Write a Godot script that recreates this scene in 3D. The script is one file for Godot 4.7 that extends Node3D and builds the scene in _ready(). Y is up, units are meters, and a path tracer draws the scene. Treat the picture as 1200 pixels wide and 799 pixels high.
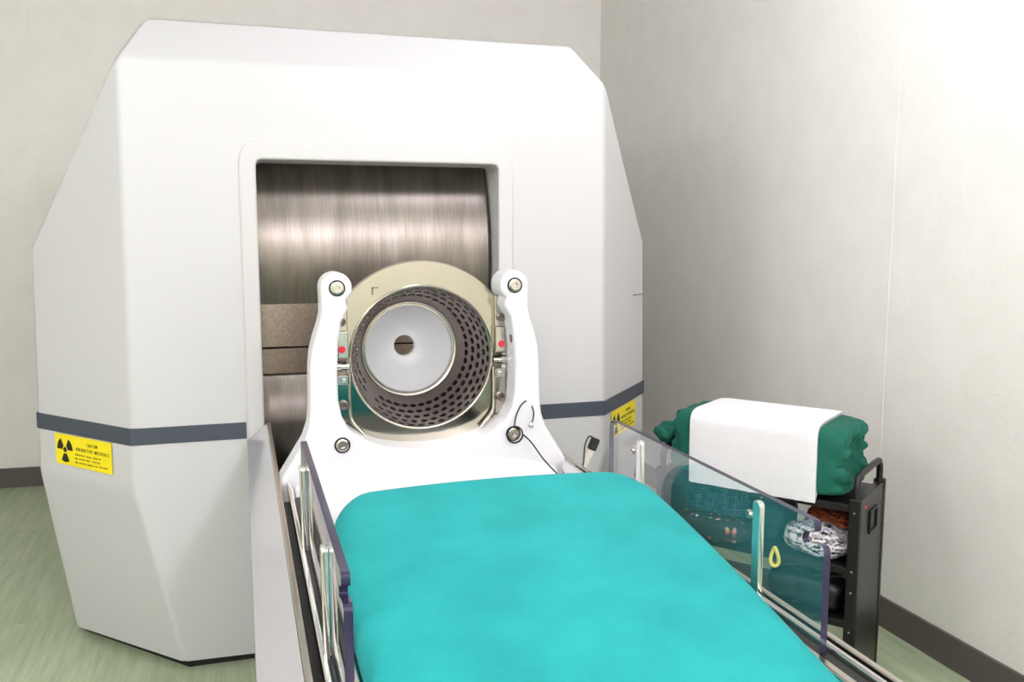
extends Node3D

# ---------------------------------------------------------------- mesh builder
class MB:
	var p := PackedVector3Array()
	var n := PackedVector3Array()      # Vector3.ZERO = computed
	var uv := PackedVector2Array()
	var xf := Transform3D.IDENTITY
	func tri(a: Vector3, b: Vector3, c: Vector3, na := Vector3.ZERO, nb := Vector3.ZERO, nc := Vector3.ZERO, ua := Vector2.ZERO, ub := Vector2.ZERO, uc := Vector2.ZERO) -> void:
		# counter-clockwise seen from outside; stored clockwise as Godot wants
		p.append(xf * a); p.append(xf * c); p.append(xf * b)
		n.append(xf.basis * na); n.append(xf.basis * nc); n.append(xf.basis * nb)
		uv.append(ua); uv.append(uc); uv.append(ub)
	func quad(a: Vector3, b: Vector3, c: Vector3, d: Vector3) -> void:
		tri(a, b, c); tri(a, c, d)
	func quad_uv(a: Vector3, b: Vector3, c: Vector3, d: Vector3, ua: Vector2, ub: Vector2, uc: Vector2, ud: Vector2) -> void:
		tri(a, b, c, Vector3.ZERO, Vector3.ZERO, Vector3.ZERO, ua, ub, uc)
		tri(a, c, d, Vector3.ZERO, Vector3.ZERO, Vector3.ZERO, ua, uc, ud)
	func commit(angle := 40.0) -> ArrayMesh:
		var limit := cos(deg_to_rad(angle))
		var count := p.size() / 3
		var fnormal := PackedVector3Array()
		var at := {}
		for t in count:
			var a := p[t * 3]; var b := p[t * 3 + 1]; var c := p[t * 3 + 2]
			fnormal.append((c - a).cross(b - a))
			for k in 3:
				var v := p[t * 3 + k]
				var key := Vector3i(roundi(v.x * 20000.0), roundi(v.y * 20000.0), roundi(v.z * 20000.0))
				if not at.has(key):
					at[key] = PackedInt32Array()
				at[key].append(t)
		var normals := PackedVector3Array()
		for t in count:
			var f := fnormal[t].normalized()
			for k in 3:
				var i := t * 3 + k
				if n[i] != Vector3.ZERO:
					normals.append(n[i].normalized()); continue
				var v := p[i]
				var s := Vector3.ZERO
				for o in at[Vector3i(roundi(v.x * 20000.0), roundi(v.y * 20000.0), roundi(v.z * 20000.0))]:
					if fnormal[o].normalized().dot(f) >= limit:
						s += fnormal[o]
				normals.append(s.normalized() if s.length() > 1e-14 else Vector3.UP)
		var arrays := []
		arrays.resize(Mesh.ARRAY_MAX)
		arrays[Mesh.ARRAY_VERTEX] = p
		arrays[Mesh.ARRAY_NORMAL] = normals
		arrays[Mesh.ARRAY_TEX_UV] = uv
		var m := ArrayMesh.new()
		m.add_surface_from_arrays(Mesh.PRIMITIVE_TRIANGLES, arrays)
		return m

# polyhedron whose edges are broken by a bevel of width r with soft normals
func poly(mb: MB, verts: Array, faces: Array, r: float, centre := Vector3.ZERO) -> void:
	var fs := []
	var ns := []
	for f0 in faces:
		var f: Array = f0.duplicate()
		var nn := Vector3.ZERO
		var mid := Vector3.ZERO
		for i in f.size():
			var a: Vector3 = verts[f[i]]
			var b: Vector3 = verts[f[(i + 1) % f.size()]]
			nn += a.cross(b); mid += a / f.size()
		if nn.dot(mid - centre) < 0:
			f.reverse(); nn = -nn
		fs.append(f); ns.append(nn.normalized())
	var inset := []
	var owner_of := {}
	for k in fs.size():
		var f: Array = fs[k]
		var nn: Vector3 = ns[k]
		var pts := {}
		for i in f.size():
			var v: Vector3 = verts[f[i]]
			var prev: Vector3 = verts[f[(i + f.size() - 1) % f.size()]]
			var nxt: Vector3 = verts[f[(i + 1) % f.size()]]
			var e1 := nn.cross((v - prev).normalized()).normalized()
			var e2 := nn.cross((nxt - v).normalized()).normalized()
			pts[f[i]] = v + (e1 + e2) * r / maxf(1.0 + e1.dot(e2), 0.35)
			owner_of[Vector2i(f[i], f[(i + 1) % f.size()])] = k
		inset.append(pts)
		var flat := PackedVector2Array()
		var ax := (verts[f[1]] - verts[f[0]] as Vector3).normalized()
		var ay := nn.cross(ax)
		for i in f.size():
			var q: Vector3 = pts[f[i]]
			flat.append(Vector2(q.dot(ax), q.dot(ay)))
		var idx := Geometry2D.triangulate_polygon(flat)
		for t in range(0, idx.size(), 3):
			var a: Vector3 = pts[f[idx[t]]]; var b: Vector3 = pts[f[idx[t + 1]]]; var c: Vector3 = pts[f[idx[t + 2]]]
			if (b - a).cross(c - a).dot(nn) < 0:
				var sw := b; b = c; c = sw
			mb.tri(a, b, c, nn, nn, nn)
	for e in owner_of:
		var back := Vector2i(e.y, e.x)
		if e.x < e.y and owner_of.has(back):
			var k1: int = owner_of[e]; var k2: int = owner_of[back]
			var a1: Vector3 = inset[k1][e.x]; var b1: Vector3 = inset[k1][e.y]
			var a2: Vector3 = inset[k2][e.x]; var b2: Vector3 = inset[k2][e.y]
			mb.tri(a1, b2, b1, ns[k1], ns[k2], ns[k1]); mb.tri(a1, a2, b2, ns[k1], ns[k2], ns[k2])
	for v in verts.size():
		var around := []
		for k in fs.size():
			if fs[k].has(v): around.append(k)
		if around.size() < 3: continue
		var ring := [around[0]]
		while ring.size() < around.size():
			var f: Array = fs[ring[-1]]
			var nxt: int = f[(f.find(v) + 1) % f.size()]
			var key := Vector2i(nxt, v)
			if not owner_of.has(key) or owner_of[key] in ring: break
			ring.append(owner_of[key])
		if ring.size() < 3: continue
		var avg := Vector3.ZERO
		for k in ring: avg += ns[k]
		for i in range(1, ring.size() - 1):
			var ka: int = ring[0]; var kb: int = ring[i]; var kc: int = ring[i + 1]
			var a: Vector3 = inset[ka][v]; var b: Vector3 = inset[kb][v]; var c: Vector3 = inset[kc][v]
			if (b - a).cross(c - a).dot(avg) < 0: mb.tri(a, c, b, ns[ka], ns[kc], ns[kb])
			else: mb.tri(a, b, c, ns[ka], ns[kb], ns[kc])

func box(mb: MB, a: Vector3, b: Vector3, r := 0.003) -> void:
	var lo := Vector3(minf(a.x, b.x), minf(a.y, b.y), minf(a.z, b.z))
	var hi := Vector3(maxf(a.x, b.x), maxf(a.y, b.y), maxf(a.z, b.z))
	var v := []
	for i in 8: v.append(Vector3(hi.x if i & 1 else lo.x, hi.y if i & 2 else lo.y, hi.z if i & 4 else lo.z))
	poly(mb, v, [[0, 1, 3, 2], [4, 5, 7, 6], [0, 1, 5, 4], [2, 3, 7, 6], [0, 2, 6, 4], [1, 3, 7, 5]], r, (lo + hi) / 2)

func ccw(pts: Array) -> Array:
	var s := 0.0
	for i in pts.size():
		var a: Vector2 = pts[i]; var b: Vector2 = pts[(i + 1) % pts.size()]
		s += a.cross(b)
	var out := pts.duplicate()
	if s < 0: out.reverse()
	return out

# corners with radii -> rounded outline
func rounded(corners: Array, seg := 6) -> Array:
	var out := []
	var m := corners.size()
	for i in m:
		var c: Vector2 = Vector2(corners[i][0], corners[i][1]); var r: float = corners[i][2]
		var a := Vector2(corners[(i + m - 1) % m][0], corners[(i + m - 1) % m][1]); var b := Vector2(corners[(i + 1) % m][0], corners[(i + 1) % m][1])
		if r <= 0.0: out.append(c); continue
		var da := (a - c).normalized(); var db := (b - c).normalized()
		var half := acos(clampf(da.dot(db), -1, 1)) / 2.0
		var d := minf(r / tan(half), minf((a - c).length(), (b - c).length()) * 0.49)
		var p0 := c + da * d; var p1 := c + db * d
		for k in seg + 1:
			var t := float(k) / seg
			out.append(p0 * (1 - t) * (1 - t) + c * 2 * t * (1 - t) + p1 * t * t)
	return out

func inset2(pts: Array, d: float) -> Array:
	var out := []
	var m := pts.size()
	for i in m:
		var v: Vector2 = pts[i]
		var e1 := (v - pts[(i + m - 1) % m] as Vector2).normalized(); var e2 := (pts[(i + 1) % m] - v as Vector2).normalized()
		var n1 := Vector2(-e1.y, e1.x); var n2 := Vector2(-e2.y, e2.x)
		out.append(v + (n1 + n2) * d / maxf(1.0 + n1.dot(n2), 0.4))
	return out

# outline in x,y pushed from z0 to z1, edges rounded by b
func prism(mb: MB, outline: Array, z0: float, z1: float, b := 0.0, steps := 3, front := true, back := true) -> void:
	var pts := ccw(outline)
	var rings := []
	var zs := []
	if b > 0:
		for k in steps + 1:
			var a := PI / 2 * k / steps
			rings.append(inset2(pts, b * (1 - sin(a)))); zs.append(z0 + b * (1 - cos(a)))
		for k in steps + 1:
			var a := PI / 2 * (steps - k) / steps
			rings.append(inset2(pts, b * (1 - sin(a)))); zs.append(z1 - b * (1 - cos(a)))
	else:
		rings = [pts, pts]; zs = [z0, z1]
	for k in rings.size() - 1:
		var r0: Array = rings[k]; var r1: Array = rings[k + 1]
		for i in r0.size():
			var j := (i + 1) % r0.size()
			mb.quad(Vector3(r0[i].x, r0[i].y, zs[k]), Vector3(r0[j].x, r0[j].y, zs[k]), Vector3(r1[j].x, r1[j].y, zs[k + 1]), Vector3(r1[i].x, r1[i].y, zs[k + 1]))
	var first: Array = rings[0]; var last: Array = rings[-1]
	var idx := Geometry2D.triangulate_polygon(PackedVector2Array(last))
	for t in range(0, idx.size(), 3):
		var a: Vector2 = last[idx[t]]; var bb: Vector2 = last[idx[t + 1]]; var c: Vector2 = last[idx[t + 2]]
		if (bb - a).cross(c - a) < 0: var sw := bb; bb = c; c = sw
		if front: mb.tri(Vector3(a.x, a.y, z1), Vector3(bb.x, bb.y, z1), Vector3(c.x, c.y, z1))
	idx = Geometry2D.triangulate_polygon(PackedVector2Array(first))
	for t in range(0, idx.size(), 3):
		var a: Vector2 = first[idx[t]]; var bb: Vector2 = first[idx[t + 1]]; var c: Vector2 = first[idx[t + 2]]
		if (bb - a).cross(c - a) < 0: var sw := bb; bb = c; c = sw
		if back: mb.tri(Vector3(a.x, a.y, z0), Vector3(c.x, c.y, z0), Vector3(bb.x, bb.y, z0))

# profile of (r, z) turned round the z axis; with z falling along the profile the outside is outward
func lathe(mb: MB, prof: Array, seg := 48) -> void:
	for k in prof.size() - 1:
		var a: Vector2 = prof[k]; var b: Vector2 = prof[k + 1]
		for i in seg:
			var t0 := TAU * i / seg; var t1 := TAU * (i + 1) / seg
			var p00 := Vector3(a.x * cos(t0), a.x * sin(t0), a.y); var p01 := Vector3(a.x * cos(t1), a.x * sin(t1), a.y)
			var p10 := Vector3(b.x * cos(t0), b.x * sin(t0), b.y); var p11 := Vector3(b.x * cos(t1), b.x * sin(t1), b.y)
			var u0 := Vector2(float(i) / seg, a.y); var u1 := Vector2(float(i + 1) / seg, a.y); var u2 := Vector2(float(i + 1) / seg, b.y); var u3 := Vector2(float(i) / seg, b.y)
			if a.x > 1e-6: mb.tri(p00, p11, p01, Vector3.ZERO, Vector3.ZERO, Vector3.ZERO, u0, u2, u1)
			if b.x > 1e-6: mb.tri(p00, p10, p11, Vector3.ZERO, Vector3.ZERO, Vector3.ZERO, u0, u3, u2)

func loft(mb: MB, rings: Array, cap := true, closed := true) -> void:
	for k in rings.size() - 1:
		var a: Array = rings[k]; var b: Array = rings[k + 1]
		for i in (a.size() if closed else a.size() - 1):
			var j := (i + 1) % a.size()
			mb.quad(a[i], a[j], b[j], b[i])
	if cap:
		for e in 2:
			var r: Array = rings[0] if e == 0 else rings[-1]
			var mid := Vector3.ZERO
			for q in r: mid += q / r.size()
			for i in r.size():
				var j := (i + 1) % r.size()
				if e == 0: mb.tri(mid, r[j], r[i])
				else: mb.tri(mid, r[i], r[j])

func tube(mb: MB, pts: Array, r: float, sides := 10, closed := false) -> void:
	var rings := []
	var ref := Vector3(0.13, 0.97, 0.2).normalized()
	var m := pts.size()
	for i in m:
		var d: Vector3
		if closed: d = (pts[(i + 1) % m] - pts[(i + m - 1) % m] as Vector3).normalized()
		else: d = (pts[mini(i + 1, m - 1)] - pts[maxi(i - 1, 0)] as Vector3).normalized()
		if absf(d.dot(ref)) > 0.95: ref = Vector3(0.97, 0.1, 0.2).normalized()
		var x := ref.cross(d).normalized(); ref = d.cross(x).normalized()
		var ring := []
		for k in sides:
			var a := TAU * k / sides
			ring.append(pts[i] + (x * cos(a) + ref * sin(a)) * r)
		rings.append(ring)
	if closed: rings.append(rings[0])
	loft(mb, rings, not closed)

func smooth_path(ctrl: Array, steps := 8) -> Array:
	var out := []
	for i in ctrl.size() - 1:
		var p0: Vector3 = ctrl[maxi(i - 1, 0)]; var p1: Vector3 = ctrl[i]; var p2: Vector3 = ctrl[i + 1]; var p3: Vector3 = ctrl[mini(i + 2, ctrl.size() - 1)]
		for k in steps: out.append(p1.cubic_interpolate(p2, p0, p3, float(k) / steps))
	out.append(ctrl[-1])
	return out

# soft block: a cube grid blown up to a superellipsoid, then moved by bend(direction, point) -> point
func soft(mb: MB, half: Vector3, k: float, grid: int, bend = null) -> void:
	for face in 6:
		var rows := []
		for j in grid + 1:
			var row := []
			for i in grid + 1:
				var a := tan((float(i) / grid * 2 - 1) * PI / 4); var b := tan((float(j) / grid * 2 - 1) * PI / 4)
				var d: Vector3 = [Vector3(1, b, -a), Vector3(-1, b, a), Vector3(a, 1, -b), Vector3(a, -1, b), Vector3(a, b, 1), Vector3(-a, b, -1)][face]
				var q := d / pow(pow(absf(d.x), k) + pow(absf(d.y), k) + pow(absf(d.z), k), 1.0 / k)
				q = q * half
				if bend != null: q = bend.call(d, q)
				row.append(q)
			rows.append(row)
		for j in grid:
			for i in grid: mb.quad(rows[j][i], rows[j][i + 1], rows[j + 1][i + 1], rows[j + 1][i])

# ---------------------------------------------------------------- nodes
var taken := {}
func numbered(called: String) -> String:
	taken[called] = int(taken.get(called, -1)) + 1
	return called if taken[called] == 0 else "%s_%03d" % [called, taken[called]]

func thing(called: String, label: String, category: String, at := Vector3.ZERO, group := "") -> Node3D:
	var o := Node3D.new()
	o.name = numbered(called); o.position = at
	o.set_meta("label", label); o.set_meta("category", category)
	if group: o.set_meta("group", group)
	add_child(o)
	return o

func part(called: String, mb: MB, m: Material, parent: Node, angle := 40.0, label := "") -> MeshInstance3D:
	var o := MeshInstance3D.new()
	o.name = called; o.mesh = mb.commit(angle); o.material_override = m
	o.cast_shadow = GeometryInstance3D.SHADOW_CASTING_SETTING_ON
	if label: o.set_meta("label", label)
	parent.add_child(o, true)
	return o

func single(called: String, mb: MB, m: Material, label: String, category: String, at := Vector3.ZERO, angle := 40.0, group := "") -> MeshInstance3D:
	var o := part(numbered(called), mb, m, self, angle)
	o.position = at
	o.set_meta("label", label); o.set_meta("category", category)
	if group: o.set_meta("group", group)
	return o

func structure(called: String, mb: MB, m: Material, label: String, category: String) -> MeshInstance3D:
	var o := part(called, mb, m, self)
	o.set_meta("kind", "structure"); o.set_meta("label", label); o.set_meta("category", category)
	return o

# ---------------------------------------------------------------- materials
func rgb(r: float, g: float, b: float) -> Color: return Color(r / 255.0, g / 255.0, b / 255.0)

func mat(c: Color, rough := 0.5, metal := 0.0) -> StandardMaterial3D:
	var m := StandardMaterial3D.new()
	m.albedo_color = c; m.roughness = rough; m.metallic = metal
	return m

func picture(w: int, h: int, f: Callable) -> ImageTexture:
	var im := Image.create(w, h, false, Image.FORMAT_RGB8)
	for y in h:
		for x in w: im.set_pixel(x, y, f.call(x, y))
	return ImageTexture.create_from_image(im)

func noise(sd: int, freq: float, oct := 3, type := FastNoiseLite.TYPE_SIMPLEX_SMOOTH) -> FastNoiseLite:
	var f := FastNoiseLite.new()
	f.seed = sd; f.frequency = freq; f.noise_type = type; f.fractal_octaves = oct
	return f

func noise_texture(sd: int, freq: float, lo: Color, hi: Color, oct := 4) -> NoiseTexture2D:
	var t := NoiseTexture2D.new()
	t.width = 512; t.height = 512; t.seamless = true; t.noise = noise(sd, freq, oct)
	var g := Gradient.new()
	g.set_color(0, lo); g.set_color(1, hi)
	t.color_ramp = g
	return t

func bump_texture(sd: int, freq: float, strength: float) -> NoiseTexture2D:
	var t := NoiseTexture2D.new()
	t.width = 512; t.height = 512; t.seamless = true; t.noise = noise(sd, freq, 3)
	t.as_normal_map = true; t.bump_strength = strength
	return t

func triplanar(m: StandardMaterial3D, scale: float, world := false) -> StandardMaterial3D:
	m.uv1_triplanar = true; m.uv1_world_triplanar = world; m.uv1_scale = Vector3.ONE * scale
	return m

var M := {}
func materials() -> void:
	M.white = mat(rgb(201, 201, 200), 0.38)
	M.frame = mat(rgb(202, 202, 199), 0.42)
	M.gloss_white = mat(rgb(224, 224, 226), 0.3)
	M.black = mat(rgb(16, 15, 15), 0.42)
	M.cart = mat(rgb(34, 31, 29), 0.36)
	M.rubber = mat(rgb(14, 13, 14), 0.6)
	M.stripe = mat(rgb(66, 72, 84), 0.5)
	M.yellow = mat(rgb(246, 226, 10), 0.45)
	M.ink = mat(rgb(24, 22, 14), 0.6)
	M.red = mat(rgb(226, 44, 60), 0.45)
	M.chrome = mat(rgb(222, 220, 216), 0.08, 1.0)
	M.steel = mat(rgb(196, 190, 180), 0.22, 1.0)
	M.polished = mat(rgb(186, 180, 165), 0.1, 1.0)
	M.dark_steel = mat(rgb(132, 122, 116), 0.3, 1.0)
	M.skirt = mat(rgb(190, 189, 190), 0.12, 0.25)
	M.socket = mat(rgb(20, 18, 18), 0.5)
	M.dish = mat(rgb(226, 227, 228), 0.32)
	M.yarn = mat(rgb(234, 220, 96), 0.8)
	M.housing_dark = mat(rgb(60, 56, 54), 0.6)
	# brushed drum: fine streaks that run round it, brown stains
	var fine := noise(3, 0.11, 3); var wide := noise(9, 0.012, 3)
	M.drum = mat(Color.WHITE, 0.37, 1.0)
	M.drum.albedo_texture = picture(512, 512, func(x, y):
		var s := fine.get_noise_2d(x * 0.35, y * 3.2) * 0.05 + wide.get_noise_2d(x * 1.6, y * 2.2) * 0.07
		var v := clampf(0.54 + s, 0.2, 0.95)
		var brown := clampf(wide.get_noise_2d(x * 0.7 + 900.0, y * 2.0) * 0.6 + 0.25, 0.0, 1.0)
		return Color(v, v * (0.955 - 0.03 * brown), v * (0.915 - 0.07 * brown)))
	M.drum.anisotropy_enabled = true; M.drum.anisotropy = -0.75
	M.block = mat(rgb(170, 158, 148), 0.3, 1.0)
	M.block.albedo_texture = noise_texture(5, 0.02, Color(0.84, 0.82, 0.80), Color(1, 0.98, 0.95)); triplanar(M.block, 6.0)
	# walls: cream plaster, orange-peel relief
	M.wall = mat(Color.WHITE, 0.55)
	M.wall.albedo_texture = noise_texture(21, 0.006, rgb(238, 236, 227), rgb(243, 241, 233), 4)
	M.wall.normal_enabled = true; M.wall.normal_texture = bump_texture(8, 0.05, 3.0); M.wall.normal_scale = 0.22
	triplanar(M.wall, 1.4, true)
	M.ceiling = mat(rgb(243, 243, 241), 0.8)
	M.base = mat(rgb(92, 84, 80), 0.5)
	# floor: green vinyl with long streaks
	var st := noise(31, 0.03, 4); var sp := noise(32, 0.2, 2)
	M.floor = mat(Color.WHITE, 0.4)
	M.floor.albedo_texture = picture(512, 512, func(x, y):
		var s := st.get_noise_2d(x * 1.6, y * 0.12) * 0.5 + st.get_noise_2d(x * 5.0 + 300.0, y * 0.35) * 0.35 + sp.get_noise_2d(x, y) * 0.12
		return rgb(150, 168, 130).lerp(rgb(186, 196, 164), clampf(0.5 + s, 0, 1)))
	triplanar(M.floor, 0.9, true)
	# mattress: teal suede
	M.teal = mat(Color.WHITE, 0.85)
	M.teal.albedo_texture = noise_texture(41, 0.008, rgb(8, 146, 145), rgb(26, 166, 164), 5)
	M.teal.normal_enabled = true; M.teal.normal_texture = bump_texture(42, 0.12, 2.0); M.teal.normal_scale = 0.3
	M.teal.rim_enabled = true; M.teal.rim = 0.03
	triplanar(M.teal, 1.3)
	M.green_cloth = mat(rgb(0, 94, 76), 0.8)
	M.green_cloth.rim_enabled = true; M.green_cloth.rim = 0.04
	M.towel = mat(rgb(240, 240, 240), 0.95)
	M.towel.normal_enabled = true; M.towel.normal_texture = bump_texture(51, 0.14, 8.0); M.towel.normal_scale = 0.5
	triplanar(M.towel, 3.2)
	# prints on the cloths
	var sn := noise(61, 0.055, 1)
	var spots := func(dark: Color, light: Color): return picture(256, 256, func(x, y):
		var v := sn.get_noise_2d(x * 0.75 + sn.get_noise_2d(y, x) * 9.0, y * 1.5)
		return dark if v > 0.1 else light)
	M.leopard = mat(Color.WHITE, 0.8); M.leopard.albedo_texture = spots.call(rgb(18, 16, 18), rgb(236, 232, 236)); triplanar(M.leopard, 3.4)
	M.leopard_orange = mat(Color.WHITE, 0.8); M.leopard_orange.albedo_texture = spots.call(rgb(26, 12, 8), rgb(190, 92, 44)); triplanar(M.leopard_orange, 5.0)
	var wv := noise(63, 0.05, 2)
	M.woven = mat(Color.WHITE, 0.85)
	M.woven.albedo_texture = picture(256, 256, func(x, y):
		var t := 0.0
		if x % 8 < 2: t = maxf(t, 0.5 + wv.get_noise_2d(x, y * 0.5) * 1.5)
		if y % 8 < 2: t = maxf(t, 0.5 + wv.get_noise_2d(x * 0.5 + 99, y) * 1.5)
		return rgb(8, 40, 54).lerp(rgb(120, 140, 165), clampf(t, 0, 1) * 0.85))
	triplanar(M.woven, 4.0)
	M.teal_dark = mat(rgb(6, 58, 60), 0.85)
	var rng := RandomNumberGenerator.new(); rng.seed = 7
	var blobs := []
	for i in 26: blobs.append([rng.randf() * 256, rng.randf() * 256, rng.randf_range(6, 11), rng.randf_range(4, 8), rng.randf() * PI, [rgb(220, 60, 80), rgb(230, 225, 205), rgb(225, 190, 110), rgb(200, 70, 60)][rng.randi() % 4]])
	M.floral = mat(Color.WHITE, 0.8)
	M.floral.albedo_texture = picture(256, 256, func(x, y):
		for b in blobs:
			var d: Vector2 = (Vector2(x, y) - Vector2(b[0], b[1])).rotated(b[4])
			if pow(d.x / b[2], 2) + pow(d.y / b[3], 2) < 1.0: return b[5]
		return rgb(26, 23, 24))
	triplanar(M.floral, 5.5)
	# acrylic
	M.acrylic = mat(Color(0.62, 0.62, 0.66, 0.02), 0.03)
	M.acrylic.transparency = BaseMaterial3D.TRANSPARENCY_ALPHA
	M.acrylic_edge = mat(rgb(46, 41, 70), 0.15)
	M.clear = mat(Color(0.8, 0.8, 0.78, 0.35), 0.08)
	M.clear.transparency = BaseMaterial3D.TRANSPARENCY_ALPHA

# ---------------------------------------------------------------- the scene
const LAMP := Color(1.0, 0.982, 1.03)
const MID := 0.431          # the couch and the unit share this line
func _ready() -> void:
	var cam := Camera3D.new()
	cam.name = "camera"; cam.position = Vector3(0, 1.36, 0)
	cam.rotation = Vector3(-atan(124.5 / 1031.0), -atan(320.0 / Vector2(1031, 124.5).length()), 0)
	cam.fov = rad_to_deg(2.0 * atan(399.5 / 1031.0)); cam.near = 0.02
	add_child(cam); cam.current = true
	var env := Environment.new()
	env.background_mode = Environment.BG_COLOR; env.background_color = Color(0.5, 0.5, 0.5); env.background_energy_multiplier = 0.2
	env.ambient_light_source = Environment.AMBIENT_SOURCE_DISABLED
	env.tonemap_mode = Environment.TONE_MAPPER_LINEAR; env.tonemap_exposure = 1.04
	env.sdfgi_enabled = true; env.ssao_enabled = true; env.ssil_enabled = true
	var we := WorldEnvironment.new(); we.name = "environment"; we.environment = env; add_child(we)
	materials()
	for q in [Vector3(-2.0, -0.9, 1.0), Vector3(-1.1, 1.9, 2.3), Vector3(1.1, -1.75, 0.72), Vector3(1.0, 1.8, 2.2)]: ceiling_light(Vector2(q.x, q.y), q.z)
	room()
	radiation_unit()
	couch()
	mattress()
	helmet()
	cables()
	cart()
	cart_load()

func ceiling_light(q: Vector2, energy: float) -> void:
	var t := thing("ceiling_light", "square opal light box mounted on the white ceiling", "ceiling light", Vector3(q.x, 3.0, q.y), "ceiling light boxes")
	var mb := MB.new()
	box(mb, Vector3(-0.32, -0.03, -0.32), Vector3(0.32, 0.0, 0.32), 0.004)
	part("mount", mb, M.white, t)
	mb = MB.new()
	box(mb, Vector3(-0.30, -0.11, -0.30), Vector3(0.30, -0.03, 0.30), 0.02)
	var glow := mat(rgb(250, 250, 248), 0.6); glow.emission_enabled = true; glow.emission = LAMP; glow.emission_energy_multiplier = 2.0
	part("diffuser", mb, glow, t)
	var l := OmniLight3D.new()
	l.name = "lamp"; l.light_size = 0.24; l.light_energy = energy; l.light_color = LAMP
	l.omni_range = 14.0; l.omni_attenuation = 2.0; l.shadow_enabled = true
	l.position.y = -0.37
	t.add_child(l)

func room() -> void:
	var mb := MB.new()
	box(mb, Vector3(-2.9, -0.15, -5.9), Vector3(2.4, 0, 3.4), 0.001)
	structure("floor", mb, M.floor, "pale green streaked vinyl floor of the treatment room", "floor")
	mb = MB.new()
	box(mb, Vector3(-2.9, 3.0, -5.9), Vector3(2.4, 3.15, 3.4), 0.001)
	structure("ceiling", mb, M.ceiling, "white plaster ceiling above the treatment room", "ceiling")
	mb = MB.new()
	box(mb, Vector3(2.107, 0, -5.9), Vector3(2.3, 3.0, 3.3), 0.001)
	var wr := structure("wall_right", mb, M.wall, "cream wall beside the black trolley", "wall")
	mb = MB.new()
	box(mb, Vector3(2.1058, 0.105, -2.487), Vector3(2.109, 3.0, -2.481), 0.001)
	part("seam", mb, M.wall, wr)
	# the back wall is not quite square to the unit
	var corner := Vector3(2.107, 0, -5.04); var left := Vector3(-2.75, 0, -5.334)
	var along := (left - corner).normalized(); var inward := Vector3(-along.z, 0, along.x)
	if inward.z < 0: inward = -inward
	var tr := Transform3D(Basis(-along, Vector3.UP, inward), corner)
	mb = MB.new(); mb.xf = tr
	box(mb, Vector3(-4.9, 0, -0.15), Vector3(0.1, 3.0, 0), 0.001)
	var wb := structure("wall_back", mb, M.wall, "cream wall behind the white radiation unit", "wall")
	mb = MB.new(); mb.xf = tr
	box(mb, Vector3(-3.114, 0.105, -0.002), Vector3(-3.108, 3.0, 0.0012), 0.001)
	part("seam", mb, M.wall, wb)
	mb = MB.new()
	box(mb, Vector3(-2.85, 0, -5.9), Vector3(-2.7, 3.0, 3.3), 0.001)
	structure("wall_left", mb, M.wall, "cream side wall left of the unit", "wall")
	mb = MB.new()
	box(mb, Vector3(-2.7, 0, 3.1), Vector3(2.107, 3.0, 3.25), 0.001)
	structure("wall_front", mb, M.wall, "cream wall facing the radiation unit", "wall")
	mb = MB.new()
	prism_x(mb, [Vector2(0, 0), Vector2(0.012, 0), Vector2(0.01, 0.104), Vector2(0, 0.106)], Vector3(2.108, 0, -5.2), Vector3(0, 0, 1), Vector3(-1, 0, 0), 8.3)
	structure("baseboard_right", mb, M.base, "dark grey vinyl baseboard along the wall beside the trolley", "baseboard")
	mb = MB.new()
	prism_x(mb, [Vector2(0, 0), Vector2(0.012, 0), Vector2(0.01, 0.104), Vector2(0, 0.106)], corner, along, inward, 4.85)
	structure("baseboard_back", mb, M.base, "dark grey vinyl baseboard behind the radiation unit", "baseboard")

# profile (out, up) swept along a straight line
func prism_x(mb: MB, prof: Array, from: Vector3, along: Vector3, out: Vector3, length: float) -> void:
	for i in prof.size():
		var a: Vector2 = prof[i]; var b: Vector2 = prof[(i + 1) % prof.size()]
		var pa := from + out * a.x + Vector3.UP * a.y; var pb := from + out * b.x + Vector3.UP * b.y
		if along.cross(out).dot(Vector3.UP) > 0: mb.quad(pb, pa, pa + along * length, pb + along * length)
		else: mb.quad(pa, pb, pb + along * length, pa + along * length)

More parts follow.
